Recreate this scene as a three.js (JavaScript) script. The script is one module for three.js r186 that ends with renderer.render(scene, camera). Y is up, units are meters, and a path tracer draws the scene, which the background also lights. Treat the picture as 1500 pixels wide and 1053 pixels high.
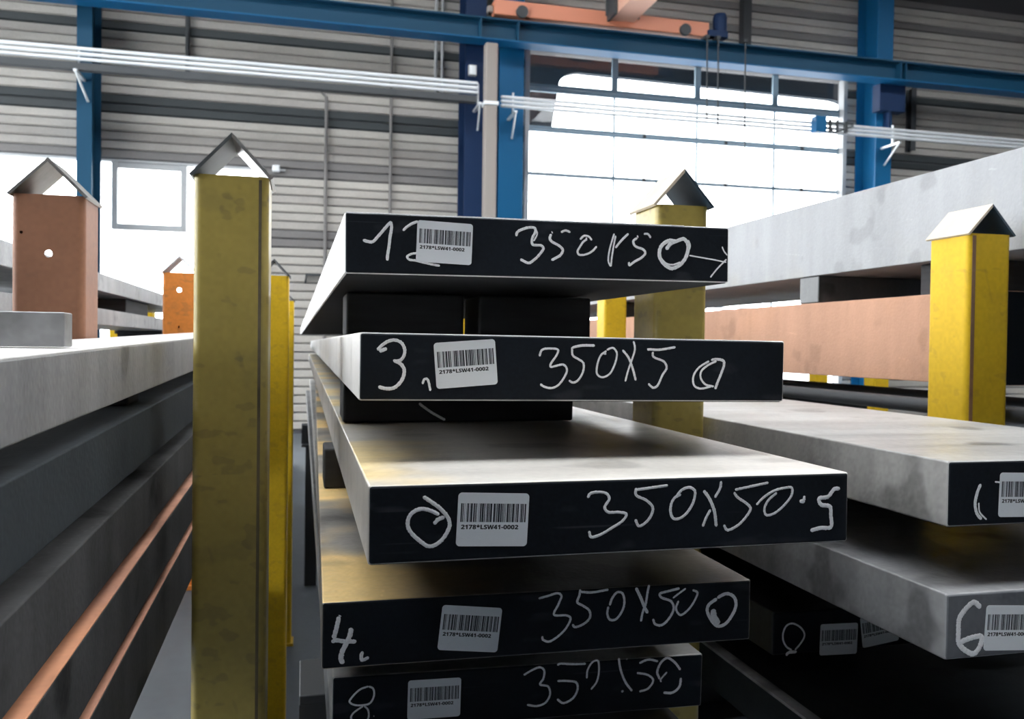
import * as THREE from 'three';
import { RoundedBoxGeometry } from 'three/addons/geometries/RoundedBoxGeometry.js';
import { mergeGeometries } from 'three/addons/utils/BufferGeometryUtils.js';
import { Brush, Evaluator, SUBTRACTION } from 'three-bvh-csg';

// ------------------------------------------------------------------ camera, sky, exposure
const H = 1.25;                                   // eye height above the hall floor; the rack runs along -z
const scene = new THREE.Scene();
const camera = new THREE.PerspectiveCamera(2 * Math.atan(526.5 / 1250) * 180 / Math.PI, 1500 / 1053, 0.05, 200);
camera.position.set(0, H, 0);
camera.rotation.order = 'YXZ';
camera.rotation.set(-0.01748, -0.24114, 0.013);   // a little down, 14 degrees to the right of the bars, a slight tilt
camera.focus = 0.62;
camera.userData.fStop = 18;
scene.add(camera);

const SKY = 7.5;
scene.background = new THREE.Color(0.93, 0.97, 1.0);   // overcast
scene.backgroundIntensity = SKY;

const renderer = new THREE.WebGLRenderer({ antialias: true });
renderer.toneMapping = THREE.LinearToneMapping;
renderer.toneMappingExposure = 1.45;
renderer.shadowMap.enabled = true;

// ------------------------------------------------------------------ helpers
let seed = 1234567;
const rnd = () => { seed = (seed * 1664525 + 1013904223) >>> 0; return seed / 4294967296; };
const R = (d) => d * Math.PI / 180;
const clamp = (x, a = 0, b = 1) => Math.min(b, Math.max(a, x));
const smooth = (a, b, x) => { const t = clamp((x - a) / (b - a)); return t * t * (3 - 2 * t); };
const lerp = (a, b, t) => a + (b - a) * t;
function hash(x, y, s) { let h = (x * 374761393 + y * 668265263 + s * 974634721) | 0; h = Math.imul(h ^ (h >>> 13), 1274126177); h ^= h >>> 16; return (h >>> 0) / 4294967296; }
function noise(u, v, px, py, s) {                 // value noise that repeats after px, py cells over the unit square
  const x = u * px, y = v * py, x0 = Math.floor(x), y0 = Math.floor(y);
  let fx = x - x0, fy = y - y0; fx = fx * fx * (3 - 2 * fx); fy = fy * fy * (3 - 2 * fy);
  const m = (a, n) => ((a % n) + n) % n, h = (i, j) => hash(m(x0 + i, px), m(y0 + j, py), s);
  return lerp(lerp(h(0, 0), h(1, 0), fx), lerp(h(0, 1), h(1, 1), fx), fy);
}
function fbm(u, v, px, py, s, n = 4) { let a = 0, w = 0.5, t = 0; for (let i = 0; i < n; i++) { a += w * noise(u, v, px, py, s + i * 17); t += w; w *= 0.55; px *= 2; py *= 2; } return a / t; }
const enc = (x) => Math.round(255 * clamp(x <= 0.0031308 ? 12.92 * x : 1.055 * Math.pow(x, 1 / 2.4) - 0.055));
function texture(size, metres, f, linear = false) { // f(u, v) -> linear colour; one repeat covers `metres`
  const d = new Uint8Array(size * size * 4);
  for (let y = 0; y < size; y++) for (let x = 0; x < size; x++) {
    const c = f((x + 0.5) / size, (y + 0.5) / size), o = (y * size + x) * 4;
    for (let k = 0; k < 3; k++) d[o + k] = linear ? Math.round(255 * clamp(c[k])) : enc(c[k]);
    d[o + 3] = 255;
  }
  const t = new THREE.DataTexture(d, size, size);
  if (!linear) t.colorSpace = THREE.SRGBColorSpace;
  t.wrapS = t.wrapT = THREE.RepeatWrapping; t.magFilter = THREE.LinearFilter; t.minFilter = THREE.LinearMipmapLinearFilter; t.generateMipmaps = true;
  t.repeat.set(1 / metres, 1 / metres); t.needsUpdate = true;
  return t;
}
const mat = (o) => new THREE.MeshStandardMaterial(o);
const rgb = (r, g, b) => new THREE.Color().setRGB(r, g, b);

function metric(g, du = 0, dv = 0) {              // uv in metres, from the side each triangle faces
  g = g.index ? g.toNonIndexed() : g;
  const p = g.attributes.position, uv = new Float32Array(p.count * 2), a = new THREE.Vector3(), b = new THREE.Vector3(), c = new THREE.Vector3();
  for (let i = 0; i < p.count; i += 3) {
    a.fromBufferAttribute(p, i); b.fromBufferAttribute(p, i + 1); c.fromBufferAttribute(p, i + 2);
    const n = b.clone().sub(a).cross(c.clone().sub(a)), x = Math.abs(n.x), y = Math.abs(n.y), z = Math.abs(n.z);
    [a, b, c].forEach((q, k) => {
      const [s, t] = y >= x && y >= z ? [q.z, q.x] : x >= z ? [q.z, q.y] : [q.x, q.y];
      uv[(i + k) * 2] = s + du; uv[(i + k) * 2 + 1] = t + dv;
    });
  }
  g.setAttribute('uv', new THREE.BufferAttribute(uv, 2));
  return g;
}
function box(x0, x1, y0, y1, z0, z1, r = 0.002, seg = 2) {   // a box between two corners with rounded edges
  const w = x1 - x0, h = y1 - y0, d = z1 - z0;
  const g = r ? new RoundedBoxGeometry(w, h, d, seg, Math.min(r, w / 2.01, h / 2.01, d / 2.01)) : new THREE.BoxGeometry(w, h, d);
  g.translate((x0 + x1) / 2, (y0 + y1) / 2, (z0 + z1) / 2);
  return metric(g, rnd() * 7, rnd() * 7);
}
function tube(pts, r, seg = 24, rad = 8) {
  const c = pts.length === 2 ? new THREE.LineCurve3(new THREE.Vector3(...pts[0]), new THREE.Vector3(...pts[1])) : new THREE.CatmullRomCurve3(pts.map((p) => new THREE.Vector3(...p)), false, 'catmullrom', 0.15);
  return metric(new THREE.TubeGeometry(c, pts.length === 2 ? 1 : seg, r, rad, false));
}
function rod(x, y, z0, z1, r) { const g = new THREE.CylinderGeometry(r, r, Math.abs(z1 - z0), 24); g.rotateX(Math.PI / 2); g.translate(x, y, (z0 + z1) / 2); return metric(g, rnd(), rnd()); }
const join = (list) => mergeGeometries(list.map((g) => { const n = g.index ? g.toNonIndexed() : g; for (const k of Object.keys(n.attributes)) if (!['position', 'normal', 'uv'].includes(k)) n.deleteAttribute(k); return n; }));
function prism(pts, depth, bevel = 0) {           // outline in x, y swept along +z
  const s = new THREE.Shape(pts.map((p) => new THREE.Vector2(...p)));
  return metric(new THREE.ExtrudeGeometry(s, { depth, bevelEnabled: bevel > 0, bevelSize: bevel, bevelThickness: bevel, bevelSegments: 1 }));
}
const used = {};
function numbered(name) { const n = used[name] = (used[name] ?? -1) + 1; return n ? `${name}_${String(n).padStart(3, '0')}` : name; }
function thing(name, label, category, at = [0, 0, 0], group) {
  const o = new THREE.Group(); o.name = numbered(name); o.position.set(...at);
  o.userData = { label, category }; if (group) o.userData.group = group;
  scene.add(o); return o;
}
function structure(name, at = [0, 0, 0]) { const o = new THREE.Group(); o.name = name; o.position.set(...at); o.userData = { kind: 'structure' }; scene.add(o); return o; }
const counts = new WeakMap();
function part(parent, name, g, m, label) {
  const c = counts.get(parent) ?? {}; counts.set(parent, c); const n = c[name] = (c[name] ?? -1) + 1;
  const o = new THREE.Mesh(g, m); o.name = n ? `${name}_${String(n).padStart(3, '0')}` : name;
  o.castShadow = o.receiveShadow = true; if (label) o.userData.label = label;
  parent.add(o); return o;
}

// ------------------------------------------------------------------ materials
function steelTexture(s, base, warm = 0, contrast = 1, reach = 0.12) {   // warm 0.5 and more: yellow tint along the bar's left edge, `reach` metres wide
  return texture(512, 0.9, (u, v) => {
    const big = fbm(u, v, 3, 3, s) - 0.5, streak = fbm(u, v, 30, 3, s + 50, 3) - 0.5, grain = noise(u, v, 256, 256, s + 90) - 0.5, spot = smooth(0.66, 0.8, fbm(u, v, 14, 14, s + 31, 3));
    const scr = smooth(0.965, 0.99, noise(u, v + 0.15 * u, 5, 200, s + 8)) * 0.25;
    let k = 1 + contrast * (0.5 * big + 0.4 * streak + 0.12 * grain - 0.3 * spot) + scr;
    const w = warm < 0.5 ? warm * smooth(0.45, 0.68, fbm(u, v, 5, 5, s + 77, 4)) : warm * smooth(reach / 0.9, 0.0, v + 0.12 * (fbm(u, v, 9, 9, s + 70, 3) - 0.5)) * smooth(0.3, 0.55, fbm(u, v, 7, 7, s + 77, 4));
    return warm > 0.9 ? [base[0] * k * (1 + 2.1 * w), base[1] * k * (1 + 1.3 * w), base[2] * k * (1 + 0.05 * w)] : [base[0] * k * (1 + 0.75 * w), base[1] * k * (1 + 0.3 * w), base[2] * k * (1 - 0.6 * w)];
  });
}
const roughTex = texture(256, 0.6, (u, v) => { const k = 0.78 + 0.45 * (fbm(u, v, 6, 6, 5) - 0.5) + 0.1 * (noise(u, v, 128, 128, 9) - 0.5); return [k, k, k]; }, true);
const bumpTex = texture(512, 0.5, (u, v) => { const k = 0.6 * fbm(u, v, 20, 20, 61, 4) + 0.4 * noise(u, v, 200, 200, 3); return [k, k, k]; }, true);
const steelLight = mat({ map: steelTexture(11, [0.37, 0.362, 0.35], 0, 1.35), roughness: 0.5, roughnessMap: roughTex, metalness: 0.15, bumpMap: bumpTex, bumpScale: 0.0004 });
const steelPale = mat({ map: steelTexture(13, [0.55, 0.535, 0.52], 0, 0.8), roughness: 0.55, roughnessMap: roughTex, metalness: 0.05, bumpMap: bumpTex, bumpScale: 0.0004 });
const steelTintedLit = mat({ map: steelTexture(29, [0.25, 0.235, 0.215], 1.0, 1, 0.16), roughness: 0.5, roughnessMap: roughTex, metalness: 0.15, bumpMap: bumpTex, bumpScale: 0.0004 });  // dark base for shade; left band brightened and yellowed where light falls
const steelWarm = mat({ map: steelTexture(23, [0.56, 0.53, 0.49], 0.55, 1, 0.09), roughness: 0.5, roughnessMap: roughTex, metalness: 0.15, bumpMap: bumpTex, bumpScale: 0.0004 });
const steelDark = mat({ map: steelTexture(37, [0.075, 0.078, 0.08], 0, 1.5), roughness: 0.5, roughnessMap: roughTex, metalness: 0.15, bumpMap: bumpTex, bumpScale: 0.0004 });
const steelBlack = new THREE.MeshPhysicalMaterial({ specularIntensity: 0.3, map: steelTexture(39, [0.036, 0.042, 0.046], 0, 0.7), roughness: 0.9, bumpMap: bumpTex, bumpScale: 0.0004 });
const steelEnd = mat({ map: steelTexture(34, [0.13, 0.135, 0.145], 0, 1.4), roughness: 0.6, bumpMap: bumpTex, bumpScale: 0.0005 });
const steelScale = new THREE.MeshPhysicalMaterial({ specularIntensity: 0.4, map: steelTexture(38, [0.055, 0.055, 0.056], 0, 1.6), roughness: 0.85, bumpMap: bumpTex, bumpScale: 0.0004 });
const undersideShade = new THREE.MeshPhysicalMaterial({ specularIntensity: 0.4, map: steelTexture(36, [0.02, 0.022, 0.024], 0, 1), roughness: 0.85 });  // shade below the bars, put into a near-black plate colour
const steelMid = mat({ map: steelTexture(41, [0.25, 0.25, 0.255], 0, 1.7), roughness: 0.5, roughnessMap: roughTex, metalness: 0.15, bumpMap: bumpTex, bumpScale: 0.0004 });
const rustEdge = mat({ map: steelTexture(43, [0.55, 0.27, 0.18], 0.2, 0.8), roughness: 0.85 });
const slabGrey = mat({ map: steelTexture(47, [0.31, 0.315, 0.325], 0.08, 0.55), roughness: 0.7, metalness: 0.1, bumpMap: bumpTex, bumpScale: 0.0006 });
const slabRust = mat({ map: steelTexture(53, [0.42, 0.235, 0.155], 0.05, 0.55), roughness: 0.9, bumpMap: bumpTex, bumpScale: 0.0008 });
const blackPaint = new THREE.MeshPhysicalMaterial({ specularIntensity: 0.45, map: texture(512, 0.35, (u, v) => {
  const k = 0.8 + 0.7 * (fbm(u, v, 6, 6, 71) - 0.5) + 0.25 * (noise(u, v, 200, 200, 4) - 0.5), s = smooth(0.955, 1, noise(u + 0.4 * v, v, 3, 120, 77)) * 0.03 + smooth(0.7, 0.85, fbm(u, v, 8, 24, 15, 3)) * 0.014;
  return [0.006 * k + s, 0.0095 * k + s, 0.0155 * k + 1.1 * s];
}), roughness: 0.7, bumpMap: bumpTex, bumpScale: 0.0003 });
const blackSteel = mat({ color: rgb(0.022, 0.024, 0.028), roughness: 0.55 });
const darkTimber = mat({ map: texture(256, 0.3, (u, v) => { const k = 0.6 + 0.8 * fbm(u, v, 4, 40, 19); return [0.03 * k, 0.03 * k, 0.033 * k]; }), roughness: 0.85 });
const chalk = mat({ vertexColors: true, roughness: 0.9 });
const white = (r) => mat({ color: rgb(0.78, 0.8, 0.82), roughness: r });
function paintTexture(s, base, worn, amount) {
  return texture(512, 0.55, (u, v) => {
    const k = 1 + 0.35 * (fbm(u, v, 4, 4, s) - 0.5) + 0.12 * (noise(u, v, 128, 128, s + 3) - 0.5);
    const blot = amount * (0.6 * smooth(0.6, 0.75, fbm(u, v, 11, 14, s + 11, 5)) + smooth(0.66, 0.74, fbm(u + 0.2 * v, v, 26, 40, s + 15, 3))), scr = amount * smooth(0.93, 0.98, noise(u + 0.3 * v, v, 50, 14, s + 21)) * 0.6, w = clamp(blot * 0.8 + scr);
    return base.map((b, i) => lerp(b * k, worn[i], w));
  });
}
const yellow = mat({ map: paintTexture(101, [0.34, 0.262, 0.066], [0.12, 0.095, 0.05], 0.42), roughness: 0.5, roughnessMap: roughTex });  // yellow paint greyed and darkened to hold glare and weak front light
const yellowClean = new THREE.MeshPhysicalMaterial({ specularIntensity: 0.4, map: paintTexture(107, [0.62, 0.40, 0.018], [0.3, 0.2, 0.04], 0.3), roughness: 0.5 });
const orange = mat({ map: paintTexture(113, [0.85, 0.28, 0.05], [0.25, 0.12, 0.06], 0.3), roughness: 0.5 });  // orange paint brightened for the stronger light on the rear post
const orangeDim = mat({ map: paintTexture(117, [0.33, 0.15, 0.085], [0.2, 0.11, 0.07], 0.25), roughness: 0.6 });  // the same orange paint with its dim light mixed into the colour
const capSteel = mat({ map: steelTexture(61, [0.42, 0.41, 0.39], 0.1), roughness: 0.36, metalness: 0.75 });
const capShadedGrey = mat({ map: steelTexture(64, [0.11, 0.125, 0.14], 0.1), roughness: 0.4, metalness: 0.4 });  // shade inside the nearest cap, put into the leaf colour
const capShaded = mat({ map: steelTexture(63, [0.03, 0.055, 0.08], 0), roughness: 0.5, metalness: 0.2 });  // shaded right cap leaf: its shade is in the colour
const rustStrip = mat({ map: steelTexture(65, [0.2, 0.11, 0.06], 0.2, 1.4), roughness: 0.9 });
const stripDark = mat({ map: steelTexture(69, [0.10, 0.08, 0.045], 0, 1.6), roughness: 0.8 });  // thin dark strip near the right edge of the nearest post
const capLit = mat({ map: steelTexture(67, [0.5, 0.43, 0.34], 0.1, 0.4), roughness: 0.6 });  // lit left cap leaf: the bright light is in the colour
const blue = new THREE.MeshPhysicalMaterial({ specularIntensity: 0.35, color: rgb(0.010, 0.06, 0.115), roughness: 0.45 });
const blueBright = new THREE.MeshPhysicalMaterial({ specularIntensity: 0.35, color: rgb(0.008, 0.105, 0.245), roughness: 0.42 });
const blueDark = new THREE.MeshPhysicalMaterial({ specularIntensity: 0.35, color: rgb(0.010, 0.028, 0.08), roughness: 0.5 });
const craneOrange = mat({ color: rgb(0.72, 0.27, 0.16), roughness: 0.5 });
const craneLit = mat({ color: rgb(0.85, 0.47, 0.34), roughness: 0.5 });  // crane orange lightened to imitate bright light on the girder
const greyPaint = mat({ color: rgb(0.42, 0.43, 0.44), roughness: 0.5 });
const doorFrame = mat({ color: rgb(0.2, 0.29, 0.36), roughness: 0.5 });
const aluminium = mat({ color: rgb(0.8, 0.83, 0.85), roughness: 0.35, metalness: 0.3 });
const darkGrey = mat({ color: rgb(0.05, 0.055, 0.06), roughness: 0.6 });
const canopyBlue = mat({ color: rgb(0.008, 0.018, 0.03), roughness: 0.8 });
const beige = mat({ color: rgb(0.31, 0.275, 0.25), roughness: 0.7 });
const glass = new THREE.MeshPhysicalMaterial({ color: 0xffffff, transmission: 1, thickness: 0, roughness: 0.02, ior: 1.45 });
const concrete = mat({ map: texture(512, 3, (u, v) => { const k = 0.85 + 0.5 * (fbm(u, v, 5, 5, 201, 5) - 0.5) + 0.1 * (noise(u, v, 200, 200, 8) - 0.5); return [0.085 * k, 0.1 * k, 0.115 * k]; }), roughness: 0.55 });
const cladTexture = (s, base) => texture(256, 1.6, (u, v) => { const k = 1 + 0.35 * (fbm(u, v, 3, 6, s) - 0.5) + 0.1 * (noise(u, v, 100, 100, s + 2) - 0.5); return base.map((b) => b * k); });
const cladLight = [0, 1, 2].map((i) => mat({ map: cladTexture(301 + i, [0.40 + 0.03 * i, 0.375 + 0.03 * i, 0.345 + 0.025 * i]), roughness: 0.55 }));
const cladDark = [0, 1].map((i) => mat({ map: cladTexture(321 + i, [0.034 + 0.01 * i, 0.041 + 0.01 * i, 0.044 + 0.01 * i]), roughness: 0.6 }));
const cladMid = mat({ map: cladTexture(331, [0.19, 0.18, 0.175]), roughness: 0.6 });
const roofMat = mat({ color: rgb(0.07, 0.075, 0.08), roughness: 0.8 });
const wallMat = mat({ color: rgb(0.06, 0.06, 0.065), roughness: 0.8 });

// ------------------------------------------------------------------ the hall
const XL = -9, XR = 14.5, ZB = -12, ZF = 9, TOP = 6.6 + H;
const floor = new THREE.Mesh(metric(new THREE.BoxGeometry(XR - XL + 0.8, 0.3, ZF - ZB + 0.8).translate((XL + XR) / 2, -0.15, (ZF + ZB) / 2)), concrete);
floor.name = 'floor'; floor.userData.kind = 'structure'; floor.receiveShadow = true; scene.add(floor);
const yard = new THREE.Mesh(metric(new THREE.BoxGeometry(120, 0.2, 60).translate(0, -0.12, ZB - 30.4)), mat({ color: rgb(0.5, 0.5, 0.5), roughness: 0.9 }));
yard.name = 'ground'; yard.userData.kind = 'structure'; scene.add(yard);

function slabWith(name, x0, x1, y0, y1, z0, z1, m) { const o = new THREE.Mesh(metric(new THREE.BoxGeometry(x1 - x0, y1 - y0, z1 - z0).translate((x0 + x1) / 2, (y0 + y1) / 2, (z0 + z1) / 2)), m); o.name = name; o.userData.kind = 'structure'; o.castShadow = o.receiveShadow = true; scene.add(o); return o; }
slabWith('floor_plinth', XL, -0.115, 0, H - 0.62, -9, -0.2, concrete);
// back wall: a core with the openings for the window band and the sectional door, cladding boards in front of it
const WIN = [-8.2, -0.52, H - 0.05, H + 2.335], DOOR = [3.08, 8.36, 0, H + 4.27];
{
  const back = structure('wall_back');
  const s = new THREE.Shape([[XL - 0.3, 0], [XR + 0.3, 0], [XR + 0.3, TOP], [XL - 0.3, TOP]].map((p) => new THREE.Vector2(...p)));
  for (const [a, b, c, d] of [WIN, [DOOR[0], DOOR[1], 0.001, DOOR[3]]]) s.holes.push(new THREE.Path([[a, c], [a, d], [b, d], [b, c]].map((p) => new THREE.Vector2(...p))));
  part(back, 'wall_core', metric(new THREE.ExtrudeGeometry(s, { depth: 0.2, bevelEnabled: false }).translate(0, 0, ZB - 0.2)), wallMat);
  const bays = [[XL, -2.62], [-2.6, 2.3], [2.5, 8.7], [8.86, XR]], P = 0.118;
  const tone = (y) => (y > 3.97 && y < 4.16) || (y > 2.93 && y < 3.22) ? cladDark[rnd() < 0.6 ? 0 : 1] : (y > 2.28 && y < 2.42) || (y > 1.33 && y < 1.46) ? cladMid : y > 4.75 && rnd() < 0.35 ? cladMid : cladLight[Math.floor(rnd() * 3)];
  const shapes = new Map();
  for (const [x0, x1] of bays) for (let y = -1.2; y < 5.6; y += P) {
    let spans = [[x0, x1]];
    const cut = (c) => { if (y + H + P > c[2] && y + H < c[3]) spans = spans.flatMap(([a, b]) => [[a, Math.min(b, c[0])], [Math.max(a, c[1]), b]].filter(([p, q]) => q - p > 0.05)); };
    cut(WIN); cut(DOOR);
    for (const [a, b] of spans) {
      const key = (b - a).toFixed(3);
      if (!shapes.has(key)) {                     // a shallow profiled board: flat face, sloping lower lip
        const w = b - a, h = P - 0.012;
        shapes.set(key, metric(new THREE.ExtrudeGeometry(new THREE.Shape([[0, 0], [0.022, 0.016], [0.028, h - 0.008], [0.02, h], [0, h]].map((p) => new THREE.Vector2(...p))), { depth: w, bevelEnabled: false }).rotateY(Math.PI / 2).translate(0, 0, 0).scale(1, 1, -1)));
        const g = shapes.get(key), ix = g.attributes.position.array;   // mirrored: put the triangles the right way round again
        for (const k of ['position', 'normal', 'uv']) { const t = g.attributes[k], n = t.itemSize, A = t.array; for (let i = 0; i < t.count; i += 3) for (let c = 0; c < n; c++) { const q = A[(i + 1) * n + c]; A[(i + 1) * n + c] = A[(i + 2) * n + c]; A[(i + 2) * n + c] = q; } }
        g.computeVertexNormals();
      }
      const m = part(back, 'cladding_board', shapes.get(key), tone(y + P / 2)); m.position.set(a, y + H, ZB);
    }
  }
}
slabWith('wall_front', XL - 0.3, XR + 0.3, 0, TOP, ZF, ZF + 0.3, wallMat);
slabWith('wall_right', XR, XR + 0.3, 0, TOP, ZB, ZF, wallMat);
{ // left wall with its own long window band
  const s = new THREE.Shape([[ZB, 0], [ZF, 0], [ZF, TOP], [ZB, TOP]].map((p) => new THREE.Vector2(...p)));
  s.holes.push(new THREE.Path([[-11, 1.1], [-11, 5.6], [3.3, 5.6], [3.3, 1.1]].map((p) => new THREE.Vector2(...p))));
  const g = metric(new THREE.ExtrudeGeometry(s, { depth: 0.3, bevelEnabled: false }).rotateY(-Math.PI / 2).translate(XL, 0, 0));
  const w = new THREE.Mesh(g, wallMat); w.name = 'wall_left'; w.userData.kind = 'structure'; scene.add(w);
  const win = structure('window_2');
  part(win, 'pane', box(XL - 0.16, XL - 0.15, 1.1, 5.6, -11, 3.3, 0), glass);
  for (let z = -11; z <= 3.4; z += 1.3) part(win, 'mullion', box(XL - 0.22, XL - 0.1, 1.1, 5.6, z - 0.03, z + 0.03, 0), greyPaint);
}
{ // roof with two glazed strips
  const s = new THREE.Shape([[XL - 0.3, ZB - 0.2], [XR + 0.3, ZB - 0.2], [XR + 0.3, ZF + 0.3], [XL - 0.3, ZF + 0.3]].map((p) => new THREE.Vector2(...p)));
  const strips = [[-7.4, -5.2], [-1.8, 1.15]];
  for (const [a, b] of strips) s.holes.push(new THREE.Path([[XL + 1, a], [XL + 1, b], [XR - 2, b], [XR - 2, a]].map((p) => new THREE.Vector2(...p))));
  const g = metric(new THREE.ExtrudeGeometry(s, { depth: 0.25, bevelEnabled: false }).rotateX(Math.PI / 2).translate(0, TOP + 0.25, 0));
  const c = new THREE.Mesh(g, roofMat); c.name = 'ceiling'; c.userData.kind = 'structure'; scene.add(c);
  strips.forEach(([a, b], i) => { const w = structure('window_' + (i + 3)); part(w, 'pane', box(XL + 1, XR - 2, TOP + 0.1, TOP + 0.11, a, b, 0), glass); for (let x = XL + 1; x <= XR - 2; x += 2.05) part(w, 'mullion', box(x - 0.03, x + 0.03, TOP + 0.05, TOP + 0.2, a, b, 0), greyPaint); });
}
{ // window band in the back wall, with one framed opening sash beside the column
  const w = structure('window_1'), z = ZB - 0.1;
  for (const [a, b] of [[-8.2, -5.4], [-5.4, -2.72], [-2.42, -1.53], [-1.5, -0.52]]) part(w, 'pane', box(a, b, WIN[2], WIN[3], z - 0.005, z + 0.005, 0), glass);
  const [x0, x1, y0, y1] = [-2.42, -1.5, H + 1.43, H + 2.31];
  for (const q of [[x0, x0 + 0.075, y0, y1], [x1 - 0.075, x1, y0, y1]]) part(w, 'sash_stile', box(...q, z + 0.01, z + 0.09, 0.008), greyPaint);
  for (const q of [[x0 + 0.075, x1 - 0.075, y0, y0 + 0.08], [x0 + 0.075, x1 - 0.075, y1 - 0.08, y1]]) part(w, 'sash_rail', box(...q, z + 0.01, z + 0.085, 0.008), greyPaint);
  part(w, 'window_frame', join([box(-8.2, -0.52, WIN[3] - 0.03, WIN[3], z - 0.04, z + 0.1, 0.004), box(-8.2, -0.52, WIN[2], WIN[2] + 0.03, z - 0.04, z + 0.1, 0.004), box(-0.55, -0.52, WIN[2], WIN[3], z - 0.04, z + 0.1, 0.004)]), greyPaint);
}
{ // the big sectional door: rails, mullions, one pane per field
  const d = structure('door_1'), z = ZB - 0.08, [x0, x1, , y1] = DOOR;
  const xs = [x0, 4.492, 5.836, 7.155, x1], ys = [0, 0.55, 1.2, 1.85 , 2.5, 3.15, 3.75, 4.42, 5.0, y1].map((y, i, a) => (i < 5 ? y : [H + 2.5, H + 3.155, H + 3.75, 0, y1][i - 5])).filter((y, i) => i !== 8);
  for (let j = 0; j + 1 < ys.length; j++) for (let i = 0; i < 4; i++) part(d, 'pane', box(xs[i] + 0.012, xs[i + 1] - 0.012, ys[j] + 0.02, ys[j + 1] - 0.02, z - 0.008, z - 0.002, 0), glass);
  ys.slice(1, -1).forEach((y) => { const t = y > H + 3.5 ? 0.055 : y > H + 3 ? 0.04 : 0.024; part(d, 'rail', box(x0, x1, y - t, y - 0.004, z - 0.02, z + 0.03, 0.004), doorFrame); part(d, 'rail', box(x0, x1, y + 0.004, y + t, z - 0.02, z + 0.03, 0.004), doorFrame); });
  for (let i = 1; i < 4; i++) part(d, 'mullion', box(xs[i] - 0.014, xs[i] + 0.014, 0.02, H + 3.75, z - 0.018, z + 0.02, 0.004), doorFrame);
  for (let i = 1; i < 4; i++) part(d, 'mullion', box(xs[i] - 0.045, xs[i] + 0.045, H + 3.8, y1, z - 0.018, z + 0.025, 0.004), doorFrame);
  for (const x of [x0, x1 - 0.07]) part(d, 'guide_rail', box(x, x + 0.07, 0, y1, z, z + 0.14, 0.008), greyPaint);
  part(d, 'hinge', join([4.492, 5.836, 7.155].flatMap((x) => [H + 3.155, H + 2.5].map((y) => box(x + 0.45, x + 0.5, y - 0.03, y + 0.03, z + 0.03, z + 0.045, 0.004)))), darkGrey);
}
{ // outside, over the door: a dark canopy with an arched lower edge
  const c = thing('door_canopy', 'dark arched canopy outside above the tall glazed door', 'canopy');
  const s = new THREE.Shape(); s.moveTo(2.6, H + 6.2); s.lineTo(2.6, H + 3.5); s.lineTo(3.9, H + 3.5); s.lineTo(4.02, H + 4.25); s.quadraticCurveTo(4.05, H + 4.42, 4.35, H + 4.46); s.lineTo(9.0, H + 4.40); s.quadraticCurveTo(9.35, H + 4.38, 9.4, H + 4.2); s.lineTo(9.45, H + 3.6); s.lineTo(11, H + 3.6); s.lineTo(11, H + 6.2);
  part(c, 'valance', metric(new THREE.ExtrudeGeometry(s, { depth: 0.12, bevelEnabled: false }).translate(0, 0, -13.5)), canopyBlue);
  part(c, 'canopy_roof', box(2.6, 11, H + 6.1, H + 6.22, -13.5, ZB - 0.21, 0.01), darkGrey);
}

// ------------------------------------------------------------------ columns, crane and services along the back wall
function column(label, x0, x1, zf, m, depth = 0.5) {    // an H section: two flanges and a web
  const c = thing('steel_column', label, 'column', [(x0 + x1) / 2, 0, zf]), w = (x1 - x0) / 2, t = 0.022;
  part(c, 'flange', box(-w, w, 0, TOP, -t, 0, 0.003), m); part(c, 'flange', box(-w, w, 0, TOP, -depth, -depth + t, 0.003), m);
  part(c, 'web', box(-0.008, 0.008, 0, TOP, -depth + t, -t, 0), m);
  part(c, 'base_plate', box(-w - 0.05, w + 0.05, 0, 0.03, -depth, 0.05, 0.003), m);
  return c;
}
column('blue steel column at the left beside the framed window sash', -2.704, -2.528, -11.45, blue);
column('dark blue steel column just left of the beige downpipe', 2.113, 2.40, -11.45, blueDark);  // shadow on this column is put into a darker blue
column('bright blue steel column between the beige downpipe and the glazed door', 2.588, 2.935, -11.45, blueBright);  // light on this column is put into a brighter blue
const c3 = column('blue steel column at the right side of the glazed door', 8.518, 8.80, -11.45, blueBright);
part(c3, 'crane_bracket', join([box(-0.2, 0.25, H + 3.62, H + 4.03, -0.02, 0.16, 0.006), box(-0.02, 0.02, H + 3.3, H + 3.62, 0, 0.14, 0.004)]), blueDark);
{
  const p = thing('downpipe', 'beige square downpipe in front of the blue columns left of the door', 'pipe');
  part(p, 'pipe', box(2.284, 2.45, 0, H + 3.93, -11.08, -10.93, 0.02), beige);
  part(p, 'clamp', box(2.27, 2.465, H + 3.12, H + 3.17, -11.1, -10.915, 0.006), aluminium);
}
{
  const b = thing('crane_runway_beam', 'long blue crane runway beam crossing the back wall above the door', 'beam'), z = -11.2, y0 = H + 4.02, y1 = H + 4.31;
  part(b, 'top_flange', box(XL, XR, y1 - 0.022, y1, z - 0.13, z + 0.13, 0.003), blue);
  part(b, 'web', box(XL, XR, y0 + 0.02, y1 - 0.022, z - 0.01, z + 0.01, 0), blue);
  part(b, 'bottom_flange', box(XL, XR, y0, y0 + 0.02, z - 0.13, z + 0.13, 0.003), blueBright);  // brighter blue stands in for daylight on the flange underside
  for (const x of [-2.6, 2.25, 2.76, 8.66, 8.75]) part(b, 'stiffener', box(x - 0.01, x + 0.01, y0 + 0.02, y1 - 0.022, z - 0.12, z + 0.12, 0.002), blue);
  part(b, 'crane_rail', box(XL, XR, y1, y1 + 0.04, z - 0.025, z + 0.025, 0.006), darkGrey);
}
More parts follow.
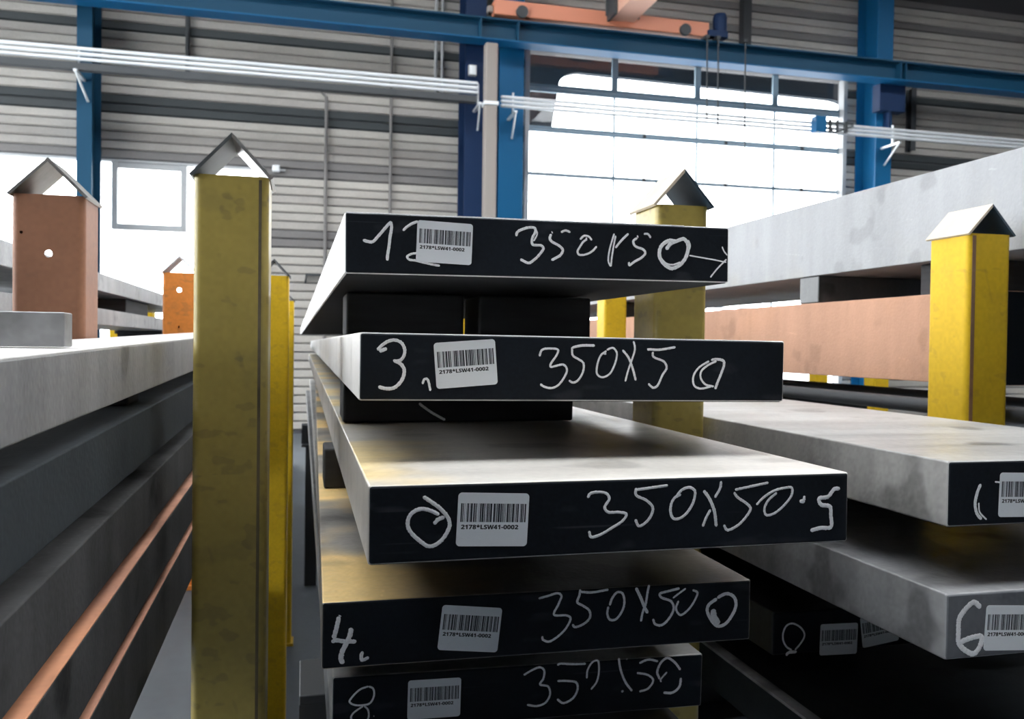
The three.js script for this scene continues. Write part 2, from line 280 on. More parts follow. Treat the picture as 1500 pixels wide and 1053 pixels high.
{ // overhead crane: end carriage on the runway beam, bridge girder coming forward over the hall, travel motor
  const c = thing('overhead_crane', 'orange overhead crane bridge resting on the blue runway beam', 'crane'), z = -11.2;
  part(c, 'end_carriage', box(2.43, 5.53, H + 4.37, H + 4.57, z - 0.1, z + 0.1, 0.012), craneOrange);
  for (const x of [2.8, 5.15]) part(c, 'wheel', (() => { const g = new THREE.CylinderGeometry(0.08, 0.08, 0.05, 24).rotateX(Math.PI / 2).translate(x, H + 4.42, z + 0.13); return metric(g); })(), darkGrey);
  for (const x of [2.39, 5.56]) part(c, 'buffer', box(x - 0.04, x + 0.04, H + 4.41, H + 4.5, z - 0.05, z + 0.05, 0.02), beige);
  part(c, 'bridge_girder', box(4.05, 4.40, H + 4.45, H + 5.05, z - 0.1, ZF - 0.2, 0.01), craneLit, 'orange girder paled to look brightly lit');
  part(c, 'connection_plate', join([box(3.98, 4.47, H + 4.5, H + 4.9, z + 0.1, z + 0.13, 0.004), box(4.0, 4.045, H + 4.43, H + 4.75, z + 0.1, z + 0.4, 0.004)]), darkGrey);
  const m = new THREE.CylinderGeometry(0.1, 0.1, 0.22, 24).translate(5.72, H + 4.56, z + 0.04), cap = new THREE.CylinderGeometry(0.085, 0.1, 0.05, 24).translate(5.72, H + 4.695, z + 0.04);
  part(c, 'travel_motor', join([metric(m), metric(cap), box(5.5, 5.8, H + 4.362, H + 4.46, z - 0.08, z + 0.15, 0.01)]), blueDark);
}
for (const [x, y, l] of [[5.46, 3.2, 'left thin hanging cable below the blue crane motor'], [5.63, 3.05, 'middle thin hanging cable below the blue crane motor'], [6.05, 2.75, 'right thin hanging cable in front of the glazed door']]) {
  const c = thing('hanging_cable', l, 'cable', [x, H + y, -11.02], 'thin cables hanging from the crane');
  part(c, 'cable', tube([[0, 4.36 - y, 0], [0.015, 0, 0]], 0.011), darkGrey); part(c, 'clip', box(-0.03, 0.03, 4.315 - y, 4.36 - y, -0.14, 0.02, 0.004), darkGrey);
}
{ // conductor rails on brackets: a left run ending at the downpipe and a lower right run across the door
  const run = (label, x0, x1, y, pitch, r, m) => { const t = thing('conductor_rail', label, 'rail', [0, H + y, -11.1], 'conductor rails along the back wall'); part(t, 'rail', metric(new THREE.CapsuleGeometry(r, x1 - x0, 4, 12).rotateZ(Math.PI / 2).translate((x0 + x1) / 2, 0, 0)), m); return t; };
  ['topmost', 'middle', 'lowest'].forEach((w, i) => run(`${w} of the three silver conductor rails left of the downpipe`, XL + 0.2, 2.2, 3.435 - i * 0.062, 0, 0.0235, aluminium));
  ['topmost', 'middle', 'lowest'].forEach((w, i) => run(`${w} of the three silver conductor rails crossing the glazed door`, 2.55, XR - 0.2, 3.285 - i * 0.057, 0, 0.0235, aluminium));
  const tray = thing('cable_tray', 'dark cable tray under the silver rails left of the downpipe', 'cable tray', [0, H + 3.18, -11.1]);
  part(tray, 'tray', box(XL + 0.2, 2.2, 0, 0.085, -0.08, 0.03, 0.006), darkGrey);
  const bracket = (x, y, l) => {
    const t = thing('rail_bracket', l, 'bracket', [x, H + y, -11.12]);
    part(t, 'arm', box(-0.02, 0.02, -0.03, 0.0, -0.33, 0.1, 0.004), aluminium);
    part(t, 'strut', tube([[0, -0.02, 0.08], [0.05, -0.27, -0.32]], 0.014), aluminium);
    part(t, 'hanger', box(-0.012, 0.012, 0, 0.28, -0.085, -0.062, 0.003), aluminium);
  };
  bracket(-2.62, 3.175, 'strut bracket holding the rails on the left blue column');
  bracket(2.24, 3.175, 'strut bracket holding the rails on the dark blue column');
  bracket(2.72, 3.10, 'strut bracket holding the rails on the bright blue column');
  bracket(8.62, 3.10, 'strut bracket holding the rails on the column right of the door');
  const w = thing('current_collector', 'small blue current collector carriage hanging on the rails at the door', 'collector', [7.2, H + 3.2, -11.02]);
  part(w, 'housing', box(-0.06, 0.11, -0.08, 0.15, -0.04, 0.1, 0.012), blueBright);
  part(w, 'arm', join([box(0.11, 0.6, 0.07, 0.1, 0, 0.03, 0.004), box(0.2, 0.24, -0.06, 0.13, 0, 0.03, 0.004), box(0.32, 0.35, -0.03, 0.13, 0, 0.03, 0.004), box(0.45, 0.5, -0.05, 0.11, 0, 0.04, 0.004), tube([[0.12, 0.03, 0.02], [0.3, -0.05, 0.02], [0.6, 0.06, 0.02]], 0.012)]), darkGrey);
}
function conduit(label, pts, r, m = greyPaint) { const c = thing('wall_conduit', label, 'conduit', pts[0].map((v, i) => (i === 1 ? v + H : v))); part(c, 'pipe', tube(pts.map((p) => p.map((v, i) => v - pts[0][i])), r), m); return c; }
conduit('grey vertical conduit with a bent top on the cladding right of the window', [[0.22, 3.40, -11.93], [0.27, 3.39, -11.93], [0.29, 3.3, -11.93], [0.29, -1.2, -11.93]], 0.022, cladMid);
conduit('tall grey conduit on the cladding left of the dark blue column', [[1.165, 5.6, -11.93], [1.165, -1.2, -11.93]], 0.02, cladMid);
conduit('left pipe of the short pair beside the dark blue column', [[1.78, 5.6, -11.93], [1.78, 3.4, -11.93]], 0.022);
conduit('right pipe of the short pair beside the dark blue column', [[1.87, 5.6, -11.93], [1.87, 3.4, -11.93]], 0.022);
conduit('short dark vertical pipe below the runway beam near the left column', [[-1.487, 4.35, -11.92], [-1.487, 3.4, -11.92]], 0.03, darkGrey);
{
  const p = thing('wall_post', 'dark grey post on the cladding above the glazed door', 'post', [6.56, H + 4.3, -11.9]); part(p, 'post', join([box(-0.1, 0.1, 0, 2, -0.07, -0.05, 0.002), box(-0.1, -0.08, 0, 2, -0.05, 0.07, 0.002)]), darkGrey);
  const q = thing('wall_post', 'dark short post between beam and rails right of the door', 'post', [9.5, H + 3.2, -11.9]); part(q, 'post', join([box(-0.045, 0.045, 0, 1.0, -0.07, -0.055, 0.002), box(-0.008, 0.008, 0, 1.0, -0.055, 0.05, 0.002), box(-0.045, 0.045, 0, 1.0, 0.05, 0.065, 0.002)]), darkGrey);
  const j = thing('junction_box', 'small grey junction box high on the dark blue column', 'electrical box', [2.2, H + 3.62, -11.43]); part(j, 'housing', box(-0.055, 0.055, 0, 0.14, 0, 0.07, 0.01), greyPaint); part(j, 'cover', box(-0.045, 0.045, 0.01, 0.13, 0.07, 0.076, 0.002), aluminium);
  const l = thing('wall_lamp', 'small pale lamp on the cladding right of the window', 'lamp', [-0.36, H + 2.27, -11.96]); part(l, 'housing', box(-0.05, 0.05, 0, 0.09, 0, 0.1, 0.02), white(0.5)); part(l, 'arm', box(0.05, 0.12, 0.02, 0.05, 0, 0.03, 0.005), greyPaint);
  const k = thing('wall_bracket', 'small dark angled bracket low on the cladding above the long bars', 'bracket', [0.03, H + 0.86, -11.97]); part(k, 'plate', box(0, 0.25, 0.04, 0.065, 0, 0.1, 0.004), darkGrey); part(k, 'brace', tube([[0.02, 0.04, 0.08], [0, -0.06, 0]], 0.012), darkGrey);
}

// ------------------------------------------------------------------ rack posts: square tubes under a gabled angle-iron cap
const evaluator = new Evaluator(); evaluator.useGroups = false;
function tubeGeometry(w, d, h, r, wall, holes) {       // base centre of the front face at the origin
  const ring = (a, b, q, path) => { const x = a / 2, y = b / 2; path.moveTo(-x + q, -y); path.lineTo(x - q, -y); path.absarc(x - q, -y + q, q, -Math.PI / 2, 0); path.lineTo(x, y - q); path.absarc(x - q, y - q, q, 0, Math.PI / 2); path.lineTo(-x + q, y); path.absarc(-x + q, y - q, q, Math.PI / 2, Math.PI); path.lineTo(-x, -y + q); path.absarc(-x + q, -y + q, q, Math.PI, Math.PI * 1.5); return path; };
  const s = ring(w, d, r, new THREE.Shape()); s.holes.push(ring(w - 2 * wall, d - 2 * wall, Math.max(0.001, r - wall), new THREE.Path()));
  let g = new THREE.ExtrudeGeometry(s, { depth: h, bevelEnabled: false, curveSegments: 5 }).rotateX(-Math.PI / 2).translate(0, 0, -d / 2);
  for (const [hy, hr, hx = 0, hz = 0] of holes) {
    const c = new THREE.CylinderGeometry(hr, hr, 0.03, 24).rotateX(Math.PI / 2).translate(hx, hy, hz), A = new Brush(g), B = new Brush(c);
    A.updateMatrixWorld(); B.updateMatrixWorld(); g = evaluator.evaluate(A, B, SUBTRACTION).geometry;
  }
  return metric(g, rnd() * 3, rnd() * 3);
}
const POST_TOP = H + 0.1665, APEX = 0.0425;
function rackPost(x, zf, label, m, capM, { w = 0.073, d = 0.073, holes = [], name = 'rack_post', over = 0.004, base = x < -0.2 ? H - 0.62 : 0, cap2, edge } = {}) {
  const t = thing(name, label, 'post', [x, 0, zf], 'rack posts');
  part(t, 'tube', tubeGeometry(w, d, POST_TOP - base, 0.008, 0.004, holes.map(([a, ...r]) => [a - base, ...r])).translate(0, base, 0), m);
  if (edge) part(t, edge[0], box(edge[1], edge[2], base, POST_TOP - 0.003, -0.004, 0.0004, 0.0003, 1), edge[3], edge[4]);
  const e = w / 2 + over, th = 0.0042, n = th / Math.SQRT2 * 1.0;
  for (const s of [-1, 1]) {                           // two leaves of the cap, their cut ends towards the viewer
    const g = prism(s < 0 ? [[-e, -0.001], [-e + n, -0.001 - n * 0.6], [0, APEX - th * 1.1], [0, APEX]] : [[e, -0.001], [0, APEX], [0, APEX - th * 1.1], [e - n, -0.001 - n * 0.6]], d + 0.006, 0).translate(0, POST_TOP, -d - 0.003);
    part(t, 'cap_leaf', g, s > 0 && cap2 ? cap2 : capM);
  }
  part(t, 'foot_plate', box(-w / 2 - 0.008, w / 2 + 0.008, base, base + 0.012, -d - 0.008, 0.008, 0.002), m);
  return t;
}
rackPost(-0.0703, -0.905, 'worn olive yellow post with gabled cap, nearest post at left centre', yellow, capShadedGrey, { cap2: capSteel, edge: ['dark_strip', 0.0262, 0.0292, stripDark, 'thin dark vertical strip'] });
rackPost(-0.0703, -2.24, 'plain yellow post standing directly behind the nearest worn post', yellowClean, darkGrey);
rackPost(-0.0703, -3.6, 'yellow post third back in the row of the nearest worn post', yellowClean, darkGrey);
rackPost(-0.2868, -1.09, 'dimmed orange post with a round hole at the far left', orangeDim, capSteel, { w: 0.078, holes: [[H + 0.0985, 0.0046], [H + 0.122, 0.0018, -0.028], [H + 0.104, 0.013, -0.021, -0.073]] });
rackPost(-0.2955, -2.24, 'bright orange post with a round hole behind the left steel stack', orange, white(0.5), { w: 0.078, holes: [[H + 0.124, 0.006], [H + 0.032, 0.003], [H + 0.128, 0.014, -0.01, -0.073]] });
rackPost(0.434, -0.93, 'olive yellow post with bluish cap behind the numbered centre stack', yellow, capLit, { w: 0.066, over: 0.006, cap2: capShaded });
rackPost(0.434, -2.24, 'yellow post glimpsed between the spacers under the topmost bar', yellowClean, darkGrey);
rackPost(0.952, -1.022, 'bright yellow post with a pale gabled cap at the right', yellowClean, capLit, { d: 0.08, cap2: capShaded, edge: ['rusty_edge', -0.0305, -0.0245, rustStrip, 'rusty brown corner edge'] });
rackPost(0.93, -2.46, 'sunlit yellow post seen under the topmost bar beside the olive post', yellowClean, darkGrey);
rackPost(2.36, -3.1, 'short looking yellow post under the rusty slab near the right post', yellowClean, darkGrey);
rackPost(2.35, -4.0, 'far yellow post in the gap between grey and rusty slabs', yellowClean, darkGrey);
rackPost(2.68, -4.0, 'far yellow post under the rusty slab beside the black bar end', yellowClean, darkGrey);
rackPost(-0.77, -4.0, 'wide looking far yellow post between the left orange posts', yellowClean, darkGrey, { w: 0.085 });
rackPost(-0.66, -4.0, 'narrow far yellow post just left of the bright orange post', yellowClean, darkGrey, { w: 0.05 });

// ------------------------------------------------------------------ chalk, barcode labels
const CHALK = {
  '12': [
    '2.1|14.6,22.5 18.1,23.5 22.5,23.7 27.0,19.0 32.9,12.0 37.1,7.6 37.9,11.8 36.8,18.4 35.9,26.8 34.8,34.0 34.5,38.8',
    '1.9|47.3,13.8 49.7,11.3 54.5,7.9 59.9,5.5',
    '1.6|63.0,30.8 58.2,31.9 53.3,33.2 50.9,35.0 52.1,37.1 58.2,38.1 65.5,39.7 72.8,41.1 78.3,41.8',
    '1.9|144.0,15.0 144.7,11.6 149.6,8.7 155.2,7.1 160.2,7.4 160.9,10.3 158.1,16.6 158.4,21.3 166.7,22.4 168.1,24.4 164.6,30.0 160.3,34.2 155.4,37.4 151.1,36.1 147.6,34.3',
    '1.1|161.7,8.9 162.6,12.3 159.5,18.6',
    '3.0|175.5,10.8 176.3,10.2',
    '1.9|175.2,11.9 173.8,15.4 175.2,18.0 182.4,21.9 185.6,25.3 183.9,29.4 179.6,32.3 175.3,34.5',
    '1.6|183.8,10.2 188.1,8.4 192.5,9.9',
    '1.5|207.8,15.1 204.2,17.8 201.3,22.0 199.1,26.2 200.2,28.7 205.7,28.8 212.3,25.8 216.7,21.2',
    '1.5|201.3,15.8 204.9,12.5 209.3,13.0 212.2,16.1',
    '2.5|206.4,14.9 207.8,14.6',
    '1.3|232.9,9.5 231.0,15.5 228.6,23.9 227.6,33.7 229.7,38.5',
    '1.3|234.3,11.2 232.3,21.0 230.6,32.2 230.0,38.5',
    '1.7|246.4,9.0 241.9,13.0 236.7,18.8 234.1,22.1',
    '2.8|254.4,11.6 255.6,11.0',
    '1.8|254.7,12.5 251.0,15.5 252.5,19.6 260.8,22.9 262.4,25.7 258.6,30.0 251.9,33.7 247.4,36.7 247.0,33.9',
    '1.6|260.7,8.8 264.5,8.7 267.6,12.1',
    '2.8|282.2,22.0 286.8,16.4 293.7,13.6 299.5,12.0 303.4,16.6 303.2,23.7 299.4,31.7 293.2,36.9 287.0,38.5 280.0,34.4 276.1,28.1 276.4,21.7 279.1,17.4 285.2,13.9 293.0,14.8',
    '1.3|278.5,30.9 282.4,34.3 288.5,35.3 296.3,32.9',
    '0.9|303.9,12.7 305.8,17.2 305.0,21.5',
    '1.0|304.8,26.5 313.4,27.7 327.6,29.5 341.6,31.7',
    '1.2|325.9,45.7 332.5,38.0 341.9,28.8',
    '1.0|337.3,17.6 339.5,21.9 342.7,25.4',
  ],
  '3': [
    '2.0|13.1,13.0 15.1,10.5 20.0,6.7 25.5,5.2 30.6,7.2 33.1,11.7 32.9,15.7 31.0,19.3 27.3,20.8 24.7,20.1',
    '2.2|25.2,20.4 29.8,22.3 32.9,26.8 32.2,32.9 29.0,38.0 24.6,40.9 19.1,41.1 14.1,39.6',
    '2.4|14.4,13.8 16.6,12.9 20.1,11.5',
    '1.5|46.8,37.7 48.1,34.0 50.3,34.0 52.8,42.7',
    '1.4|136.6,15.7 138.7,10.6 145.4,9.5 151.4,10.4 150.7,14.0 145.9,21.3 145.7,23.5 156.2,21.9 159.0,25.5 157.1,31.3 152.0,37.8 146.8,40.0 140.7,38.9 137.7,36.9',
    '1.4|162.7,8.0 163.6,14.6 168.2,17.4 172.1,20.2 172.2,26.8 167.8,34.1 164.0,35.6 160.6,33.9',
    '1.7|162.7,8.5 171.0,6.7 181.4,6.6',
    '1.3|191.1,10.5 186.5,14.2 183.6,22.3 183.8,28.9 187.7,31.3 193.8,28.8 198.3,20.6 199.6,11.8 196.5,8.2 191.1,9.8',
    '2.5|189.0,13.4 190.5,11.7',
    '1.5|204.4,9.5 209.9,16.1 213.5,24.9 216.1,33.7',
    '1.3|213.5,2.5 214.8,8.6 211.8,19.0 209.3,26.4 207.2,34.5',
    '2.5|225.2,9.2 226.4,8.7',
    '1.6|225.5,8.7 235.0,9.0 249.4,6.6',
    '1.5|230.0,10.6 230.4,14.3 240.0,18.6 242.1,23.1 238.7,29.1 234.1,38.0 230.9,39.2 226.6,35.9',
    '1.4|279.0,17.4 269.3,23.5 265.4,30.3 266.3,37.1 271.3,39.6 281.1,38.0',
    '1.4|285.5,17.3 277.4,21.1 272.3,25.7 271.9,31.0 276.1,36.2 283.6,38.0',
    '1.8|280.6,16.6 285.5,15.8 291.7,17.2 292.2,20.2 289.9,27.1 286.8,34.7 284.8,40.1',
  ],
  '2': [
    '2.1|34.2,7.8 39.2,11.1 45.2,15.7 49.7,20.8 51.5,25.4 50.3,30.3 46.4,36.0 41.5,39.3 37.5,39.4 32.5,35.9 27.6,31.3 24.8,26.3 25.1,21.4 27.9,17.6 33.3,15.6 39.3,17.0 44.7,19.7',
    '2.2|41.3,25.7 43.8,22.9 48.2,21.1',
    '1.6|144.1,12.2 145.7,9.4 151.1,8.5 157.4,9.8 159.2,13.1 156.1,18.9 158.2,21.9 166.6,22.5 171.5,24.0 169.4,27.9 161.2,32.9 152.9,37.1 146.7,38.2 145.3,34.2',
    '1.6|178.2,6.4 178.3,11.1 186.1,15.3 190.5,20.1 189.1,26.0 185.0,30.5 180.7,32.3 177.9,27.6',
    '1.6|178.7,7.8 188.8,6.7 201.4,5.4',
    '1.6|211.1,11.7 205.8,14.6 203.4,21.9 205.6,28.0 210.7,28.1 216.4,23.7 220.6,16.4 221.2,9.7 217.6,7.3 211.8,8.7 207.5,13.3',
    '1.9|227.8,9.6 232.3,15.4 236.2,24.4 237.8,35.0',
    '1.6|241.0,3.5 240.3,8.2 236.3,14.9',
    '1.6|233.2,22.9 230.3,28.2 227.5,34.6',
    '1.6|250.8,11.5 253.1,14.7 260.7,19.8 263.7,23.3 260.1,29.3 253.4,35.2 246.0,37.6 243.4,33.9',
    '1.5|251.5,9.9 262.0,8.2 277.4,5.6',
    '1.5|284.1,12.9 277.3,18.2 274.4,24.3 276.0,28.3 282.1,27.4 289.6,22.1 295.7,14.7 295.6,9.8 290.2,9.7 281.8,11.5 273.5,16.1 268.2,21.0',
    '2.4|302.0,19.3 306.3,19.9',
    '1.8|305.8,15.7 305.4,19.6',
    '2.4|334.4,11.7 330.1,11.5 324.7,17.0 317.6,18.2 319.2,22.4 326.4,24.1 327.3,30.4 327.5,38.8 319.6,39.2 311.0,40.7',
  ],
  '4': [
    '3.7|13.0,10.8 13.4,10.0',
    '2.8|12.6,10.8 10.8,19.4 8.8,27.4',
    '2.6|7.2,29.6 10.4,28.5 15.7,29.5 25.5,30.4',
    '3.1|21.5,19.8 21.0,24.4 18.4,30.8 15.3,37.1 14.3,42.5 16.2,46.4',
    '2.2|30.2,38.1 29.2,41.3 29.8,44.6 34.9,42.8',
    '1.5|165.7,5.7 173.4,4.0 181.4,2.4 184.1,4.5 181.6,11.5 178.3,19.1 188.4,20.3 191.8,22.5 188.6,30.1 180.6,37.4 174.0,40.2 169.3,37.9 169.2,35.4',
    '2.3|165.5,5.7 166.0,5.6',
    '1.6|199.6,0.1 199.0,4.7 197.4,10.4 201.8,13.3 207.3,17.5 208.1,22.8 203.4,27.7 195.3,29.9 193.6,27.5',
    '1.6|198.9,2.0 208.5,3.2 223.2,1.6',
    '1.6|224.4,14.5 226.4,8.7 230.5,4.3 234.6,5.0 236.8,11.9 234.9,19.7 229.4,26.0 224.6,25.7 222.5,21.0 223.3,15.1',
    '2.1|246.4,1.2 250.8,10.0 254.4,18.2 257.0,22.6',
    '1.6|257.6,-0.5 256.3,6.4 255.1,14.3 252.4,22.1 251.1,29.0',
    '1.7|284.3,3.8 275.4,5.4 266.9,7.6 268.4,10.3 277.0,14.1 279.3,19.6 275.8,27.4 268.8,33.0 263.1,31.4 261.6,27.3',
    '1.3|289.7,4.1 284.8,7.2 278.4,11.5',
    '1.5|283.5,13.8 281.4,20.4 285.1,25.6 291.5,22.3 297.9,13.9 299.9,8.0 295.5,5.7',
    '2.3|317.5,13.4 326.3,10.3 333.0,13.8 334.6,20.7 330.3,30.0 324.6,35.8 318.7,36.8 313.5,32.4 308.9,23.3 310.3,18.7 317.5,13.9',
    '4.3|314.5,22.3 314.9,28.4 319.7,35.2',
  ],
  '8': [
    '1.4|30.9,9.6 24.1,11.7 17.4,17.6 15.0,21.8 18.2,24.6 25.6,25.7 32.5,24.3 35.7,17.6 34.7,11.8 30.9,9.6',
    '1.3|26.7,26.4 17.8,32.7 16.6,36.4 21.0,40.6 28.5,41.1 31.5,36.3 30.7,29.9 27.5,26.5',
    '1.5|35.6,36.0 36.4,36.0',
    '1.6|169.2,8.9 176.8,4.9 184.4,2.7 188.3,5.7 187.8,13.1 184.8,18.1 192.6,20.9 194.4,28.5 189.9,35.7 182.3,37.8 173.0,36.0',
    '1.7|200.6,1.9 202.9,0.6 213.9,1.6 228.1,2.1',
    '1.7|201.0,16.2 211.2,16.9 219.1,18.9 220.8,24.3 216.4,33.1 207.1,36.9 201.2,32.8',
    '1.5|229.3,15.8 229.8,8.3 234.4,1.0 239.1,-0.2 240.9,7.5 238.9,19.5 233.5,26.4',
    '1.8|259.9,-1.3 261.8,8.8 267.0,21.4 274.1,30.6',
    '2.0|267.4,-0.0 268.7,0.3',
    '2.0|263.3,30.6 265.7,29.7',
    '1.8|280.3,4.9 289.2,2.0 299.2,4.2',
    '1.7|278.2,13.7 289.7,16.7 294.8,21.7 290.1,29.1 281.2,31.5',
    '1.9|301.4,21.3 298.7,14.2 302.5,5.2 308.2,1.6 315.8,6.0 322.2,13.8',
    '2.0|323.0,21.2 321.5,29.7 315.0,34.7 305.4,34.3',
    '1.4|308.6,14.8 302.2,22.2 303.1,24.1',
  ],
  'R1': [
    '2.2|29.3,17.8 26.1,24.9 24.5,33.6 26.6,40.9 30.8,45.1',
    '1.1|27.8,32.1 28.8,39.3 35.3,45.6',
    '1.1|42.1,16.5 47.3,17.0',
  ],
  'R6': [
    '3.5|30.6,12.0 24.3,7.4 18.8,10.5 11.6,18.7 10.9,28.8 11.6,37.6 18.8,44.4 25.3,46.5 30.8,40.6 31.6,34.2 22.3,34.3 11.2,37.6',
  ],
  'R0': [
    '1.7|23.3,42.4 17.1,38.7 12.4,30.7 12.6,21.9 16.6,15.1 22.7,13.3 30.1,16.0 37.0,22.5 38.4,28.1 34.2,35.5 27.0,42.7',
    '2.8|16.4,48.3 18.8,45.2 29.3,44.7',
  ],
};
function chalkGeometry(text, shift) {                  // a raised paint-chalk line on a face; millimetres right and down from the face's upper left corner
  const [w, rest] = text.split('|'), pts = rest.split(' ').map((q) => { const [a, b] = q.split(',').map(Number); return new THREE.Vector3(a, -b, 0); });
  const curve = pts.length === 2 ? new THREE.LineCurve3(...pts) : new THREE.CatmullRomCurve3(pts, false, 'centripetal'), len = curve.getLength(), n = Math.max(6, Math.ceil(len / 0.45));
  const W = Number(w) * 0.7, pos = [], col = [], idx = [], M = 7, s0 = rnd() * 50;
  const hollow = rnd() * 0.28, wobble = (t, s) => fbm(t * 0.013 + s0, s, 64, 64, 400 + s, 3) - 0.5;
  for (let i = 0; i <= n; i++) {
    const u = i / n, p = curve.getPointAt(u), t = curve.getTangentAt(u), q = new THREE.Vector3(-t.y, t.x, 0), a = u * len;
    const e = Math.min(a, len - a) / W, cap = e < 1 ? Math.sqrt(Math.max(0.03, 1 - (1 - e) * (1 - e))) : 1;
    const press = 0.95 + 0.6 * (wobble(a * 2.2, 1) + 0.15);
    for (let j = 0; j < M; j++) {
      const k = (j / (M - 1)) * 2 - 1, half = W * cap * (0.85 + 0.5 * wobble(a * 6, k > 0 ? 2 : 3));
      pos.push(p.x + q.x * half * k, p.y + q.y * half * k, 0.02 + 0.16 * (1 - k * k));
      const mid = 1 - Math.abs(k), c = clamp(0.98 * press * (1 - hollow * mid * (0.6 + 1.5 * wobble(a * 4, 4))) * (0.8 + 0.45 * rnd()), 0.08, 0.92);
      col.push(c, c, c * 1.01);
      if (i < n && j < M - 1) { const o = i * M + j; idx.push(o, o + M, o + 1, o + 1, o + M, o + M + 1); }
    }
  }
  const g = new THREE.BufferGeometry();
  g.setAttribute('position', new THREE.Float32BufferAttribute(pos.map((v) => v / 1000), 3)); g.setAttribute('color', new THREE.Float32BufferAttribute(col, 3)); g.setIndex(idx);
  // the ribbon may run either way round: turn every triangle towards +z
  const P = g.attributes.position, ix = g.index.array;
  for (let i = 0; i < ix.length; i += 3) { const [a, b, c] = [ix[i], ix[i + 1], ix[i + 2]]; if ((P.getX(b) - P.getX(a)) * (P.getY(c) - P.getY(a)) - (P.getY(b) - P.getY(a)) * (P.getX(c) - P.getX(a)) < 0) { ix[i + 1] = c; ix[i + 2] = b; } }
  g.computeVertexNormals(); g.translate(0, 0, shift);
  return g;
}
const labelTexture = (() => {
  const c = document.createElement('canvas'); c.width = 768; c.height = 564; const x = c.getContext('2d');
  x.fillStyle = '#e9ecef'; x.fillRect(0, 0, 768, 564);
  x.fillStyle = '#0f1622';
  let s = 99; const q = () => { s = (s * 1103515245 + 12345) & 0x7fffffff; return s / 0x7fffffff; };
  for (let a = 34; a < 738;) { const w = 5 + Math.floor(q() * 3.4) * 5, g = 5 + Math.floor(q() * q() * 3.4) * 5; x.fillRect(a, 112, Math.min(w, 742 - a), 196); a += w + g; }
  x.font = 'bold 60px sans-serif'; x.fillStyle = '#14161a';
  const t = '2178*LSW41-0002', wd = x.measureText(t).width; x.save(); x.translate(44, 382); x.scale(620 / wd, 1); x.lineWidth = 2.5; x.strokeStyle = '#14161a'; x.strokeText(t, 0, 0); x.fillText(t, 0, 0); x.restore();
  x.fillStyle = 'rgba(120,130,140,0.12)'; for (let i = 0; i < 40; i++) x.fillRect(q() * 768, q() * 564, 2 + q() * 90, 2);
  const tx = new THREE.CanvasTexture(c); tx.colorSpace = THREE.SRGBColorSpace; tx.magFilter = THREE.LinearFilter; return tx;
})();
const paperMat = mat({ map: labelTexture, roughness: 0.5 });
const LW = 0.047, LH = 0.0345;
const labelGeometry = (() => {
  const w = LW / 2, h = LH / 2, r = 0.0026, s = new THREE.Shape();
  s.moveTo(-w + r, -h); s.lineTo(w - r, -h); s.absarc(w - r, -h + r, r, -Math.PI / 2, 0); s.lineTo(w, h - r); s.absarc(w - r, h - r, r, 0, Math.PI / 2); s.lineTo(-w + r, h); s.absarc(-w + r, h - r, r, Math.PI / 2, Math.PI); s.lineTo(-w, -h + r); s.absarc(-w + r, -h + r, r, Math.PI, Math.PI * 1.5);
  const g = new THREE.ExtrudeGeometry(s, { depth: 0.0002, bevelEnabled: false, curveSegments: 6 }), p = g.attributes.position, uv = g.attributes.uv;
  for (let i = 0; i < p.count; i++) uv.setXY(i, (p.getX(i) + w) / LW, (p.getY(i) + h) / LH);
  return g;
})();

// ------------------------------------------------------------------ the steel bars
// origin at the upper left corner of the front face; the bar runs back along -z
function bar(name, label, group, [x, y, z], w, t, len, m, { yaw = 0, roll = 0, pitch = 0, end = blackPaint, key, labels = [], edge, strip, chips } = {}) {
  const o = thing(name, label, 'steel bar', [x, H + y, z], group); o.rotation.set(pitch, yaw, roll, 'YXZ');
  const body = metric(new RoundedBoxGeometry(w, t, len - 0.0006, 2, 0.0016).translate(w / 2, -t / 2, -len / 2 - 0.0003), rnd() * 7, m === steelWarm || m === steelTintedLit ? 0 : rnd() * 7);
  part(o, 'bar_body', body, m);
  if (end) part(o, 'painted_end', box(0.0004, w - 0.0004, -t + 0.0004, -0.0004, -0.004, 0, 0.0022), end, end === blackPaint ? 'black painted cut end' : undefined);
  if (key) part(o, 'underside', box(0.0016, w - 0.0016, -t - 0.0006, -t + 0.002, -len, -0.003, 0.0005, 1), undersideShade, 'underside plate darkened to carry the shade');
  if (chips) part(o, 'chipped_edge', chalkGeometry(chips, 0.0001), chalk, 'whitish chipped top edge');
  if (strip) part(o, 'lit_edge', box(-0.0005, 0.014, -0.003, 0.0006, -len, 0.001, 0.0005, 1), steelMid, 'lighter strip for light along the top edge');  // light along the edge, added as a paler strip
  if (edge) part(o, edge === rustEdge ? 'rusty_top' : 'lit_top', box(0.0005, w - 0.0005, -0.002, 0.0008, -len, -0.002, 0.0008), edge, edge === rustEdge ? 'rusty orange top face' : 'top face paled for the light on it');  // pale variant: light on the upper face put in as colour
  if (key) for (const s of CHALK[key]) part(o, 'chalk_mark', chalkGeometry(s, 0.0001), chalk);
  for (const [lx, ly, a] of labels) { const l = part(o, 'barcode_label', labelGeometry, paperMat, 'white barcode label'); l.position.set(lx / 1000, -ly / 1000, 0.0003 + 0.00002); l.rotation.z = -R(a); }
  return o;
}
const CG = 'numbered flat bars of the centre stack', RG = 'flat bars of the right stack', LG = 'flat bars of the left stack';
bar('steel_flat_bar', 'topmost black ended flat bar chalked 12 and 350x50 with arrow', CG, [0.0325, 0.1062, -0.7075], 0.3444, 0.05, 6, steelPale, { yaw: 0.0075, roll: 0.0085, key: '12', chips: '1.0|1,0.5 14,0.7 30,0.4 60,0.6 110,0.4 170,0.6 240,0.4 300,0.5', labels: [[82.1, 22.6, 2.2]] });
